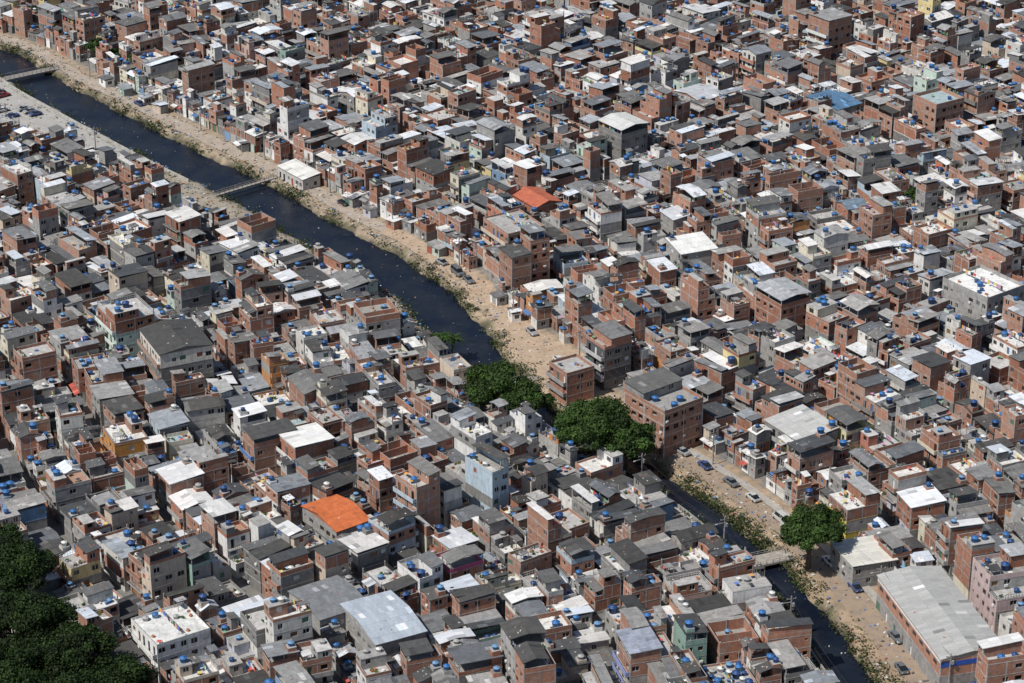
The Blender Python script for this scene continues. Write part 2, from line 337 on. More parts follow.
def build_house(w, d, n, r, region='dark', **o):
    mb = MB(); tanks = []; dishes = []
    x0, x1, y0, y1 = -w/2, w/2, -d/2, d/2
    pb = .46 if region == 'brick' else .26
    base = o.get('fin') or wpick(r, [(M_BRICK,pb),(M_CONC,.22),(M_PAINT,.32 if region == 'brick' else .44)])
    pc = o.get('wall') or paintc(r); bc = brickc(r); cc = concc(r)
    colof = {M_BRICK: bc, M_CONC: cc, M_PAINT: pc}
    slabc = concc(r, .3, .5)
    z = 0.0; front = r.choice((-1, 1)) if not o.get('front') else o['front']
    balc = o.get('balc', r.random() < .36) and n > 1
    can = r.choice((0,0,.45,.7)) if n > 1 and not o.get('wall') else 0
    bfin = r.choice((M_BRICK,M_PAINT,M_CONC)) if not o.get('balcc') else M_PAINT
    bcol = o.get('balcc') or colof[bfin]
    for i in range(n):
        fh = o.get('fh') or r.uniform(2.55,2.95); f = base
        if not o.get('fin'):
            if base == M_BRICK and i == 0 and r.random() < .4: f = r.choice((M_PAINT,M_CONC))
            if base != M_BRICK and i == n-1 and n > 1 and r.random() < .38: f = M_BRICK
            if base == M_CONC and r.random() < .2: f = M_PAINT
        c = colof[f]; zb = z if i else -.4
        if i == 1 and can:
            if front < 0: y0 -= can
            else: y1 += can
            mb.box(x0,x1,(y0 if front < 0 else y1-can),(y0+can if front < 0 else y1),z-.16,z,M_CONC,slabc,bottom=True)
        if i and i >= n-2 and not o.get('fin') and r.random() < (.55 if i == n-1 else .25) and x1-x0 > 4 and y1-y0 > 4.5 and not balc:
            k = r.choice('NSEW'); fr = r.uniform(.5,.75); ox = (x0,x1,y0,y1); hp = r.uniform(.7,1.0)
            if k == 'N': y1 = y0+(y1-y0)*fr; tr = (ox[0],ox[1],y1+.02,ox[3]); sd_ = 'NEW'
            if k == 'S': y0 = y1-(y1-y0)*fr; tr = (ox[0],ox[1],ox[2],y0-.02); sd_ = 'SEW'
            if k == 'E': x1 = x0+(x1-x0)*fr; tr = (x1+.02,ox[1],ox[2],ox[3]); sd_ = 'NSE'
            if k == 'W': x0 = x1-(x1-x0)*fr; tr = (ox[0],x0-.02,ox[2],ox[3]); sd_ = 'NSW'
            pfx = r.choice((base,M_BRICK,M_PAINT))
            if r.random() < .75: parapet(mb,*tr,z,hp,pfx,colof[pfx],sides=sd_)
            else: railing(mb,*tr,z,sd_,r)
            mb.quad((tr[0]+.15,tr[2]+.15,z+.012),(tr[1]-.15,tr[2]+.15,z+.012),(tr[1]-.15,tr[3]-.15,z+.012),(tr[0]+.15,tr[3]-.15,z+.012),M_CONC,concc(r,.3,.6))
            clutter(mb,tr[0]+.2,tr[1]-.2,tr[2]+.2,tr[3]-.2,z+.012,r,r.randint(1,6))
            if tr[1]-tr[0] > 1.8 and tr[3]-tr[2] > 1.8 and r.random() < .4: tanks.append(((tr[0]+tr[1])/2,(tr[2]+tr[3])/2,z+.012,r.choice((0,1,3,4,6))))
            elif r.random() < .45:
                rc_ = roofc(r,region); sheet_roof(mb,tr[0],tr[1],tr[2],tr[3],z+2.0,.3,'y' if k in 'NS' else 'x',1 if k in 'NE' else -1,M_METAL if rc_[0] > .42 else M_SHEET,rc_,r)
                for px in (tr[0]+.02,tr[1]-.14):
                    for py in (tr[2]+.02,tr[3]-.14): mb.box(px,px+.12,py,py+.12,z,z+1.97,M_CONC,slabc)
        wt = z+fh-.17
        A,B,C,D = (x0,y0),(x1,y0),(x1,y1),(x0,y1)
        dn = .85 if f != M_BRICK else .72
        for (p,q,side) in ((A,B,'S'),(B,C,'E'),(C,D,'N'),(D,A,'W')):
            L = math.dist(p,q); isf = (side == 'S' and front < 0) or (side == 'N' and front > 0)
            if side in 'SN': ops = openings(L,r,f,i,dn if not o.get('nowin') else 0,door=(isf and (i == 0 or balc)),garage=(isf and i == 0 and r.random() < .4))
            else: ops = openings(L,r,f,i,o.get('sidewin',.45 if side == 'E' else .25))
            if i == 0: wall(mb,p,q,-.4,0.0,[],f,c,r)
            cf = c
            if side in 'EW' and f == M_PAINT and not o.get('fin') and r.random() < .4: f2, cf = M_CONC, cc
            else: f2 = f
            wall(mb,p,q,z,wt,ops,f2,cf,r)
        e = .03
        mb.box(x0-e,x1+e,y0-e,y1+e,wt,z+fh,M_CONC if f != M_PAINT else M_PAINT,slabc if f != M_PAINT else tuple(q*.9 for q in c),(.33,.32,.3),tm=M_CONC,bottom=True)
        if f == M_BRICK:
            s = .22; g = .018
            xs = [x0-g, x1-s+g]+([(x0+x1)/2-s/2] if w > 5.5 else [])
            for xx in xs:
                mb.box(xx,xx+s,y0-g,y0+.05,zb,wt,M_CONC,slabc); mb.box(xx,xx+s,y1-.05,y1+g,zb,wt,M_CONC,slabc)
            for yy in (y0, y1-s, (y0+y1)/2-s/2):
                mb.box(x1-.05,x1+g-.002,yy,yy+s,zb,wt,M_CONC,slabc); mb.box(x0-g+.002,x0+.05,yy,yy+s,zb,wt,M_CONC,slabc)
        if balc and i >= 1:
            bd = .9; yb0, yb1 = ((y0-bd, y0-.04) if front < 0 else (y1+.04, y1+bd))
            mb.box(x0+.1,x1-.1,yb0,yb1,z-.13,z,M_CONC,slabc,bottom=True)
            if o.get('balcc') or r.random() < .65:
                ya, yb_ = (yb0, yb0+.1) if front < 0 else (yb1-.1, yb1)
                mb.box(x0+.1,x1-.1,ya,yb_,z,z+.95,bfin,bcol,bottom=True)
                sa, sb = (yb0+.1, yb1) if front < 0 else (yb0, yb1-.1)
                mb.box(x0+.1,x0+.2,sa,sb,z,z+.94,bfin,bcol); mb.box(x1-.2,x1-.1,sa,sb,z,z+.94,bfin,bcol)
            else:
                yy = yb0+.05 if front < 0 else yb1-.05
                for zz in (.3,.6,.95): mb.box(x0+.1,x1-.1,yy-.02,yy+.02,z+zz-.04,z+zz,M_IRON,(0,0,0))
                x = x0+.12
                while x < x1-.1: mb.box(x,x+.04,yy-.03,yy+.03,z,z+.97,M_IRON,(0,0,0)); x += .45
        z += fh
    if (o.get('shop') or (r.random() < .12 and not o.get('nowin'))):
        ya = (y0-1.2, y0-.05) if front < 0 else (y1+.05, y1+1.2)
        sheet_roof(mb,x0+.2,x1-.2,ya[0],ya[1],2.3,.35,'y',front,M_METAL,r.choice([(.7,.7,.68),(.1,.2,.4),(.45,.1,.08),(.3,.3,.3),(.6,.6,.58)]),r)
    W_, D_ = x1-x0, y1-y0
    kind = o.get('roof') or wpick(r, [('slab',.40 if region == 'brick' else .28),('canopy',.26),('sheet',.25),('gable',.12 if region == 'dark' else .05),('unfinished',.06 if region == 'brick' else .03)])
    rc = o.get('roofc') or roofc(r, region); rm = M_METAL if (rc[0] > .42 or o.get('metal')) else M_SHEET
    pf = base if r.random() < .65 else M_BRICK
    if o.get('fin') and base == M_PAINT: pf = M_PAINT
    pcol = colof[pf]; h = r.uniform(.5,1.1); oh = .28
    nt = o.get('tanks', wpick(r, [(0,.28),(1,.36),(2,.21),(3,.09),(5,.06)]))
    def put_tanks(xa, xb, ya, yb, zt, n):
        xa += .75; ya += .75; xb -= .75; yb -= .75
        pts = []
        for _ in range(n*6):
            if len(pts) >= n: break
            if xb < xa or yb < ya: p = ((xa+xb)/2,(ya+yb)/2)
            else: p = (r.uniform(xa,xb), r.uniform(ya,yb))
            if all(math.dist(p,q) > 1.5 for q in pts): pts.append(p)
        for p in pts: tanks.append((p[0],p[1],zt,r.choice((0,0,1,1,2,3,3,4,5,5,6))))
    def tank_tower(zt):
        s = .85; ex = r.choice((x0+s+.2, x1-s-.2)); ey = r.choice((y0+s+.2, y1-s-.2))
        mb.box(ex-s,ex+s,ey-s,ey+s,z,zt,pf,pcol,concc(r),tm=M_CONC); put_tanks(ex-s,ex+s,ey-s,ey+s,zt,1)
    if kind == 'slab':
        fcx = wpick(r, [(concc(r,.28,.52),60),((.4,.24,.17),2),((.68,.67,.64),30),((.36,.45,.47),3)])
        fcx = o.get('floorc', fcx)
        mb.quad((x0+.14,y0+.14,z+.012),(x1-.14,y0+.14,z+.012),(x1-.14,y1-.14,z+.012),(x0+.14,y1-.14,z+.012),M_CONC,fcx)
        ptype = r.random()
        if ptype < .78 or o.get('fin'): parapet(mb,x0,x1,y0,y1,z,h,pf,pcol)
        elif ptype < .9: railing(mb,x0,x1,y0,y1,z,'NSEW',r)
        ux0, ux1, uy0, uy1 = x0+.2, x1-.2, y0+.2, y1-.2
        if r.random() < .68 and not o.get('noroom'):
            fr = r.uniform(.3,.5); side = r.choice('NSEW'); hh = r.uniform(2.1,2.5)
            a = [x0,x1,y0,y1]
            if side == 'N': a[2] = y1-D_*fr; uy1 = a[2]-.1
            if side == 'S': a[3] = y0+D_*fr; uy0 = a[3]+.1
            if side == 'E': a[0] = x1-W_*fr; ux1 = a[0]-.1
            if side == 'W': a[1] = x0+W_*fr; ux0 = a[1]+.1
            if r.random() < .5:
                if side in 'NS': a[1] = x0+W_*.6
                else: a[3] = y0+D_*.6
            a = [a[0]+.004,a[1]-.004,a[2]+.004,a[3]-.004]
            P4 = [(a[0],a[2]),(a[1],a[2]),(a[1],a[3]),(a[0],a[3])]
            rf = pf if r.random() < .5 else r.choice((M_BRICK,M_CONC,M_PAINT))
            for q in range(4): wall(mb,P4[q],P4[(q+1)%4],z,z+hh,openings(math.dist(P4[q],P4[(q+1)%4]),r,rf,1,.5),rf,colof[rf],r)
            if r.random() < .5:
                mb.box(a[0]-.08,a[1]+.08,a[2]-.08,a[3]+.08,z+hh,z+hh+.14,M_CONC,slabc,concc(r,.3,.55),bottom=True)
                put_tanks(a[0],a[1],a[2],a[3],z+hh+.14,nt); nt = 0
            else:
                sheet_roof(mb,a[0]-oh,a[1]+oh,a[2]-oh,a[3]+oh,z+hh+.08,.35,r.choice('xy'),r.choice((-1,1)),rm,rc,r)
        if nt: put_tanks(ux0,ux1,uy0,uy1,z+.012,nt)
        if ux1-ux0 > 2.4 and uy1-uy0 > 2.4 and r.random() < .45 and not o.get('noroom'):
            rc_ = roofc(r,region); lw = r.uniform(1.6,2.3); ld = r.uniform(1.6,2.3); xa = r.choice((ux0,ux1-lw)); ya = r.choice((uy0,uy1-ld))
            sheet_roof(mb,xa,xa+lw,ya,ya+ld,z+1.95,.25,'x',r.choice((-1,1)),M_METAL if rc_[0] > .42 else M_SHEET,rc_,r)
            for px in (xa+.05,xa+lw-.15):
                for py in (ya+.05,ya+ld-.15): mb.box(px,px+.1,py,py+.1,z,z+1.93,M_MISC,(.3,.25,.2))
        if r.random() < .45 and uy1-uy0 > 1.5 and ux1-ux0 > 1.5: laundry(mb,ux0+.2,ux1-.2,(uy0+uy1)/2,z,r)
        clutter(mb,ux0,ux1,uy0,uy1,z+.012,r,r.randint(3,9))
        if r.random() < .4:
            for cxx in (x0+.02, x1-.24):
                for cyy in (y0+.02, y1-.24):
                    hh = r.uniform(.2,.9); mb.box(cxx,cxx+.22,cyy,cyy+.22,z+.02,z+h+hh,M_CONC,slabc)
                    for dx in (.04,.14): mb.box(cxx+dx,cxx+dx+.03,cyy+.04,cyy+.07,z+h+hh,z+h+hh+.6,M_IRON,(0,0,0))
    elif kind == 'unfinished':
        hh = r.uniform(1.2,2.5)
        parapet(mb,x0,x1,y0,y1,z,hh,M_BRICK,bc); xm = r.uniform(x0+W_*.35,x1-W_*.35)
        mb.box(xm,xm+.14,y0+.14,y1-.14,z,z+hh*r.uniform(.5,1),M_BRICK,bc)
        for cxx in (x0+.02,x1-.24):
            for cyy in (y0+.02,(y0+y1)/2,y1-.24): mb.box(cxx,cxx+.22,cyy,cyy+.22,z,z+hh+.25,M_CONC,slabc)
        clutter(mb,x0+.2,x1-.2,y0+.2,y1-.2,z,r,6)
        if nt: put_tanks(x0+.2,xm,y0+.2,y1-.2,z,1)
    elif kind == 'canopy':
        parapet(mb,x0,x1,y0,y1,z,h,pf,pcol); hh = r.uniform(2.1,2.45)
        fr = r.choice((1,.75,.65,.5)) if not o.get('fin') else 1; a = [x0,x1,y0,y1]
        if fr < 1:
            k = r.choice('NSEW')
            if k == 'N': a[3] = y0+D_*fr
            if k == 'S': a[2] = y1-D_*fr
            if k == 'E': a[1] = x0+W_*fr
            if k == 'W': a[0] = x1-W_*fr
        cs = .16
        for cxx in (a[0]+.01,(a[0]+a[1])/2,a[1]-cs-.01):
            for cyy in (a[2]+.01,a[3]-cs-.01): mb.box(cxx,cxx+cs,cyy,cyy+cs,z,z+hh,M_CONC,slabc)
        for sd_ in 'NSEW':
            if r.random() < .3:
                aa = {'N':(a[0]+.2,a[1]-.2,a[3]-.15,a[3]-.02),'S':(a[0]+.2,a[1]-.2,a[2]+.02,a[2]+.15),'E':(a[1]-.15,a[1]-.02,a[2]+.2,a[3]-.2),'W':(a[0]+.02,a[0]+.15,a[2]+.2,a[3]-.2)}[sd_]
                mb.box(*aa,z+.01,z+hh-.02,pf,pcol)
        ax = r.choice('xy')
        if r.random() < .65: sheet_roof(mb,a[0]-oh,a[1]+oh,a[2]-oh,a[3]+oh,z+hh+.07,r.uniform(.25,.6),ax,r.choice((-1,1)),rm,rc,r)
        else:
            ym = (a[2]+a[3])/2; rs = r.uniform(.4,.8)
            sheet_roof(mb,a[0]-oh,a[1]+oh,a[2]-oh,ym,z+hh+.07,rs,'y',-1,rm,rc,r); sheet_roof(mb,a[0]-oh,a[1]+oh,ym,a[3]+oh,z+hh+.07,rs,'y',1,rm,rc,r)
        if fr < 1:
            bb = {'N':(x0,x1,a[3],y1),'S':(x0,x1,y0,a[2]),'E':(a[1],x1,y0,y1),'W':(x0,a[0],y0,y1)}[k]
            mb.quad((bb[0]+.15,bb[2]+.15,z+.01),(bb[1]-.15,bb[2]+.15,z+.01),(bb[1]-.15,bb[3]-.15,z+.01),(bb[0]+.15,bb[3]-.15,z+.01),M_CONC,concc(r,.35,.65))
            if nt: put_tanks(*bb,z+.01,min(nt,2))
            clutter(mb,bb[0]+.2,bb[1]-.2,bb[2]+.2,bb[3]-.2,z+.01,r,4)
        elif nt: tank_tower(z+hh+r.uniform(.9,1.3))
        if r.random() < .35: laundry(mb,x0+.4,x1-.4,y0+.5,z,r)
    else:
        if kind == 'tile': rm = M_TILE; rc = o.get('roofc') or jit((.42,.15,.08),.2,r)
        rs = r.uniform(.35,.8)*(max(W_,D_)/8)
        if kind == 'sheet':
            ax = r.choice('xy'); sg = r.choice((-1,1))
            if r.random() < .45 and not o.get('roofc'):
                rc2 = roofc(r, region); xm = r.uniform(x0+W_*.35,x1-W_*.35)
                sheet_roof(mb,x0-oh,xm-.01,y0-oh,y1+oh,z+.1,rs,'y',sg,rm,rc,r)
                sheet_roof(mb,xm,x1+oh,y0-oh,y1+oh,z+.25+r.uniform(0,.3),rs*.8,'y',-sg,M_METAL if rc2[0] > .42 else M_SHEET,rc2,r)
            else: sheet_roof(mb,x0-oh,x1+oh,y0-oh,y1+oh,z+.1,rs,ax,sg,rm,rc,r)
            if ax == 'y': yy = (y1 if sg < 0 else y0); mb.box(x0,x1,min(yy,yy-sg*-.12),max(yy,yy-sg*-.12),z,z+rs*.9,pf,pcol)
        else:
            ax = 'y' if r.random() < .5 else 'x'
            if o.get('gable'): ax = o['gable']
            rs = r.uniform(.6,1.0) if kind != 'tile' else 1.3
            if o.get('gable'): rs = 1.0
            if ax == 'y':
                ym = (y0+y1)/2
                sheet_roof(mb,x0-oh,x1+oh,y0-oh,ym,z+.07,rs,'y',-1,rm,rc,r); sheet_roof(mb,x0-oh,x1+oh,ym,y1+oh,z+.07,rs,'y',1,rm,rc,r)
                for xx, s_ in ((x0,-1),(x1,1)):
                    t3 = [(xx,y1,z),(xx,y0,z),(xx,ym,z+rs)] if s_ < 0 else [(xx,y0,z),(xx,y1,z),(xx,ym,z+rs)]
                    mb.tri(*t3,pf,pcol)
            else:
                xm = (x0+x1)/2
                sheet_roof(mb,x0-oh,xm,y0-oh,y1+oh,z+.07,rs,'x',-1,rm,rc,r); sheet_roof(mb,xm,x1+oh,y0-oh,y1+oh,z+.07,rs,'x',1,rm,rc,r)
                mb.tri((x0,y0,z),(x1,y0,z),(xm,y0,z+rs),pf,pcol); mb.tri((x1,y1,z),(x0,y1,z),(xm,y1,z+rs),pf,pcol)
        if nt and kind != 'tile' and not o.get('gable'): tank_tower(z+rs+r.uniform(.3,.7))
    if o.get('stripe'):
        cst = (.03,.10,.42)
        mb.box(x1+.035,x1+.06,y0,y1,z-1.9,z-.8,M_MISC,cst); mb.box(x0,x1,y0-.06,y0-.035,z-1.0,z-.5,M_MISC,(.7,.7,.68))
        xx = x0+1.2
        while xx < x1-2: mb.box(xx,xx+1.6,y0-.05,y0-.032,z-2.3,z-1.5,M_MISC,(.05,.05,.06)); xx += 3.4
    if r.random() < .28: dishes.append((r.uniform(x0+.3,x1-.3),r.choice((y0+.1,y1-.1)),z+1.5))
    return mb, tanks, dishes, base

NAMES = {M_BRICK:'brick_house', M_CONC:'rendered_house', M_PAINT:'painted_house'}
def place(x, y, ang, w, d, n, r, region, name=None, **o):
    mb, tanks, dishes, base = build_house(w, d, n, r, region, **o)
    ob = mb.make(name or NAMES[base], HM, (x, y, 0), ang)
    for (a, b, c, k) in tanks: child('water_tank', TANKS[k], ob, (a, b, c), (0, 0, r.uniform(0, 6)), r.uniform(.88,1.12))
    for (a, b, c) in dishes: child('satellite_dish', DISH, ob, (a, b, c), (math.radians(55), 0, r.uniform(-.5,.5)-ang+math.pi), 1.0)
    return ob

# ------------------------------------------------------------------ landmark buildings (survey units)
LM = [
 (66.3,343,25,10.5,2,dict(name='warehouse',fin=M_PAINT,wall=(.66,.64,.6),roof='gable',gable='y',roofc=(.42,.42,.405),metal=1,tanks=0,sidewin=.0,balc=False,fh=3.9,stripe=1,nowin=1,front=-1)),
 (-20,341,13,8,2,dict(name='workshop_building',fin=M_CONC,roof='gable',gable='x',roofc=(.42,.47,.53),metal=1,tanks=0,balc=False,fh=4)),
 (-28.5,348,10,8,2,dict(name='workshop_building',fin=M_CONC,roof='gable',gable='x',roofc=(.2,.21,.22),tanks=0,balc=False,fh=3.6)),
 (-29,375.2,10.5,6,2,dict(name='tiled_roof_house',fin=M_CONC,roof='tile',roofc=(.60,.16,.055),tanks=0,balc=False,fh=3.4)),
 (-52.3,338.6,9,9,3,dict(name='apartment_building',fin=M_PAINT,wall=(.8,.8,.78),roof='slab',tanks=3,balc=True,balcc=(.78,.78,.76),floorc=(.66,.66,.64),front=-1,sidewin=.9)),
 (-35.8,397.6,6.5,7.5,3,dict(fin=M_PAINT,wall=(.72,.72,.7),roof='sheet',roofc=(.80,.79,.76),tanks=0,balc=True,balcc=(.7,.7,.68),fh=3.3)),
 (-42.3,399.5,5,8,3,dict(fin=M_PAINT,wall=(.10,.22,.48),roof='canopy',roofc=(.08,.08,.08))),
 (-62,431,12,10,4,dict(name='apartment_building',fin=M_PAINT,wall=(.66,.62,.56),roof='gable',gable='y',roofc=(.07,.07,.068),balc=True,balcc=(.40,.25,.19),tanks=0,front=-1,sidewin=.8,fh=3.4)),
 (-73,444,8.5,8,4,dict(name='apartment_building',fin=M_PAINT,wall=(.55,.68,.6),roof='slab',balc=True,balcc=(.7,.76,.72),tanks=3,front=-1,sidewin=.8,fh=3.2)),
 (.6,489,10,8,4,dict(name='apartment_building',fin=M_BRICK,roof='slab',tanks=3,sidewin=.9)),
 (5,512,9,6,2,dict(name='tiled_roof_house',fin=M_BRICK,roof='tile',roofc=(.48,.14,.08),tanks=0)),
 (72.4,506,8,8,3,dict(fin=M_PAINT,wall=(.3,.42,.5),roof='gable',gable='x',roofc=(.16,.22,.28),tanks=0,sidewin=.8)),
 (36.5,483,7,8,3,dict(fin=M_CONC,roof='sheet',roofc=(.78,.78,.75),tanks=1)),
 (27,411,11,9,4,dict(name='apartment_building',fin=M_BRICK,roof='slab',tanks=3,sidewin=.9)),
 (92,461,12,10,3,dict(name='apartment_building',fin=M_CONC,roof='slab',noroom=1,floorc=(.78,.78,.76),tanks=4,sidewin=.8,fh=3.2)),
 (20.4,332,6.5,7.5,3,dict(fin=M_PAINT,wall=(.28,.33,.62),roof='canopy',roofc=(.3,.33,.4),balc=True,balcc=(.28,.33,.62),front=-1)),
 (-8.6,358,5.5,6,3,dict(fin=M_PAINT,wall=(.55,.10,.22),roof='canopy',roofc=(.2,.2,.19),balc=True,balcc=(.6,.14,.26),front=-1)),
 (78,351,9,8,4,dict(name='apartment_building',fin=M_PAINT,wall=(.54,.42,.41),roof='slab',tanks=2,sidewin=.9)),
 (57,364.5,8,7.5,2,dict(fin=M_CONC,roof='sheet',roofc=(.66,.64,.58),tanks=0)),
 (57,378,6,6,3,dict(fin=M_PAINT,wall=(.7,.55,.12),roof='slab',balc=True)),
 (59.5,405,6,6,3,dict(fin=M_PAINT,wall=(.72,.66,.4),roof='canopy',roofc=(.12,.12,.12))),
 (8,613,7,7,5,dict(name='apartment_building',fin=M_PAINT,wall=(.42,.66,.6),roof='slab',balc=True,balcc=(.74,.78,.76),sidewin=.9,front=-1)),
 (78,607,7,8,5,dict(name='apartment_building',fin=M_PAINT,wall=(.48,.62,.5),roof='canopy',roofc=(.3,.3,.3),balc=True,balcc=(.65,.7,.66),sidewin=.9)),
 (35,601,6,8,4,dict(name='apartment_building',fin=M_PAINT,wall=(.72,.66,.36),roof='slab',sidewin=.9)),
 (75,571,11,7,2,dict(fin=M_CONC,roof='gable',gable='x',roofc=(.09,.19,.32),tanks=0)),
 (44,571,9,7,3,dict(fin=M_CONC,roof='gable',gable='x',roofc=(.5,.52,.54),metal=1,tanks=0)),
 (-47,531.5,10,4.5,1,dict(name='shed',fin=M_PAINT,wall=(.55,.53,.5),roof='sheet',roofc=(.74,.73,.68),tanks=0,balc=False,fh=3.4)),
 (11,428,6,6,3,dict(fin=M_BRICK,roof='slab')),
 (-67.6,401,7,6,3,dict(fin=M_PAINT,wall=(.55,.26,.07),roof='slab',balc=True,balcc=(.55,.28,.1),front=-1)),
 (18,434,6,6,4,dict(name='apartment_building',fin=M_PAINT,wall=(.10,.10,.11),roof='canopy',roofc=(.2,.2,.2),balc=True,balcc=(.5,.5,.5),sidewin=.8)),
 (51,404,10,8,3,dict(fin=M_CONC,roof='sheet',roofc=(.5,.5,.48),tanks=2,sidewin=.7)),
 (32,327,8,8,2,dict(fin=M_PAINT,wall=(.3,.4,.55),roof='slab',noroom=1,tanks=22)),
 (24.5,540,8,7,4,dict(name='apartment_building',fin=M_CONC,roof='canopy',roofc=(.62,.62,.6),sidewin=.7)),
 (98,560,8,8,4,dict(name='apartment_building',fin=M_BRICK,roof='slab',sidewin=.8)),
 (52,452,8,7,4,dict(name='apartment_building',fin=M_BRICK,roof='canopy',sidewin=.8)),
]
occ = []
for (x, y, w, d, n, kw) in LM:
    x *= S_; y *= S_; w *= S_; d *= S_
    t, nn = w2tn(x, y); a, sf = fang(t)
    name = kw.pop('name', None)
    place(x, y, a+R.uniform(-.03,.03), w, d, n, random.Random(int(x*13+y*7)), 'brick', name=name, **kw)
    occ.append((t, nn, w/2, d/2))

TREES = [(-3,419,7.0,11),(2.5,415.5,5,9),(14.5,401.5,8.0,13),(20,399,5.5,10),(48.5,366.5,6.0,11.5),(-80,353,8,14),(-74,338,8,13),(-66,329,7.2,12),(-58,323,6.2,10),
         (-75,322,8,13),(-63,317,7,12),(-103,610,3.2,6),(-98,606,2.6,5),(-92,601,2.8,5),(-122,636,3.5,6),(86,512,2.4,7),(67,648,3,7),(-84,360,6,12)]
TREES = [tuple(q*S_ for q in t_) for t_ in TREES]
def blocked(t, n, a, b):
    x, y = tn2w(t, n)
    for (t2, n2, a2, b2) in occ:
        if abs(t-t2) < a+a2-.5 and abs(n-n2) < b+b2-.5: return True
    for (tx, ty, rr, hh) in TREES:
        if math.hypot(x-tx, y-ty) < rr*.55+max(a, b)*.8: return True
    P = [tn2w(t+p*a, n+q*b) for p, q in ((-1,-1),(1,-1),(1,1),(-1,1),(0,0))]
    ds, ts = rdist(np.array(P))
    for dd, tt in zip(ds, ts):
        if dd >= 0 and dd < clrR(tt)-.3: return True
        if dd < 0 and -dd < clrL(tt)-.3: return True
    return False
CH = 220*S_
def visible(x, y):
    if y < 312*S_ or y > 695*S_: return False
    dep = y*.8988+CH*.4384
    return abs(x) < .197*dep+13
cnt = 0
def lot(t, n, a, b, swap, depth=0):
    global cnt
    x, y = tn2w(t, n)
    if not visible(x, y): return
    if blocked(t, n, a, b):
        if depth < 1 and a > 2 and b > 2:
            for p in (-1, 1):
                for q in (-1, 1): lot(t+p*a/2, n+q*b/2, a/2-.05, b/2-.05, swap, depth+1)
        return
    if depth == 0 and R.random() < .24 and max(a, b) > 3.4:      # parcel shared by two unequal buildings
        k = R.uniform(.36,.64)
        if a > b:
            lot(t-a+a*k, n, a*k-.03, b, swap, 2); lot(t+a*k, n+R.uniform(-.4,.4), a*(1-k)-.03, b*R.uniform(.8,1), swap, 2)
        else:
            lot(t, n-b+b*k, a, b*k-.03, swap, 2); lot(t+R.uniform(-.4,.4), n+b*k, a*R.uniform(.8,1), b*(1-k)-.03, swap, 2)
        return
    ang, sf = fang(t)
    r = random.Random(R.random())
    pbk = .95 if n > 0 else (.6 if t < 190 else .2)
    region = 'brick' if r.random() < pbk else 'dark'
    w, d = 2*a*sf, 2*b/sf
    if depth == 1: nfl = r.choice((1,1,2))
    elif depth == 2: nfl = r.choice((1,1,2,2,3))
    else: nfl = wpick(r, [(1,.14),(2,.42),(3,.33),(4,.085),(5,.015)])
    if abs(n) < 27 and n < 0: nfl = min(nfl, 2 if r.random() < .6 else 3)
    if n < 0 and t < 60 and -n < 52: nfl = min(nfl, 2)
    if swap: w, d = d, w; ang += math.pi/2
    shop = dict(shop=True) if (0 < n < 26 and t > 225 and r.random() < .5) else {}
    place(x, y, ang+r.gauss(0,.035), w-.05-r.uniform(0,.4), d-.05-r.uniform(0,.8), nfl, r, region, **shop); cnt += 1
def fill(sign):
    n = 14.3 if sign > 0 else 7.6
    while n < 330:
        d1, d2 = R.uniform(6.6,9.6), R.uniform(6.6,9.6)
        t = -200+R.uniform(0,20)
        while t < 545:
            if R.random() < .4:
                L = R.uniform(13,18); W = d1+d2; m = max(2, round(W/R.uniform(4.6,6.6)))
                for i in range(m):
                    nn = n+W*(i+.5)/m
                    sp = R.uniform(.38,.62)
                    lot(t+L*sp/2, sign*nn, L*sp/2, W/m/2, True); lot(t+L*(sp+1)/2, sign*nn, L*(1-sp)/2, W/m/2, True)
                t += L
            else:
                L = R.uniform(18,36)
                for (off, dd) in ((0,d1),(d1,d2)):
                    s = t
                    while s < t+L-2.5:
                        f = min(R.choice((R.uniform(3.8,6.5),R.uniform(5,9))), t+L-s)
                        if t+L-s-f < 3: f = t+L-s
                        if f > 10: f = 6
                        ddj = dd*R.uniform(.8,1.0)
                        lot(s+f/2, sign*(n+off+dd/2+R.uniform(-.4,.4)), f/2, ddj/2, False); s += f+R.choice((0,0,0,.5))
                t += L
            t += R.choice((1.0,1.4,2.2,2.8))
        n += d1+d2+R.choice((1.6,2.2,2.8))
fill(1); fill(-1)
print('houses', cnt)

# ------------------------------------------------------------------ ground sheet
xs = np.r_[-6000,-2000,-900,-420,np.arange(-270,271,1.8),420,900,2000,6000]
ys = np.r_[-3000,-500,100,280,np.arange(360,905,1.8),1150,1800,4000,9000]
X, Y = np.meshgrid(xs, ys); P = np.stack([X.ravel(), Y.ravel()], 1)
D = np.empty(len(P)); TT = np.empty(len(P))
for i in range(0, len(P), 8000): D[i:i+8000], TT[i:i+8000] = rdist(P[i:i+8000])
HWv = S_*np.interp(TT/S_, HWX, HWY)
wob = .8*np.sin(TT*.25+D*.2)+.6*np.sin(TT*.66+2)
e = np.abs(D)-HWv-wob*.5
u = np.clip((e+.6)/3.2, 0, 1); Z = -2.0*(1-u*u*(3-2*u))
CR = np.array([clrR(t) for t in TT]); CLc = np.array([clrL(t) for t in TT])
c = np.tile(np.array([.19,.185,.175]), (len(P),1))
zoneR = (D > 0) & (D < CR+2); c[zoneR] = (.33,.265,.195)
zr2 = zoneR & (TT > 315); c[zr2] = (.35,.26,.18)
zr3 = zoneR & (TT > 215) & (TT < 315); c[zr3] = (.42,.32,.23)
zoneL = (D < 0) & (-D < CLc+1); c[zoneL] = (.31,.275,.22)
zl2 = zoneL & (TT < 95); c[zl2] = (.34,.33,.31)
nb = (e < 2.0+wob); c[nb] = (.15,.135,.085)
nb2 = (e < .9+wob*.4); c[nb2] = (.06,.052,.038)
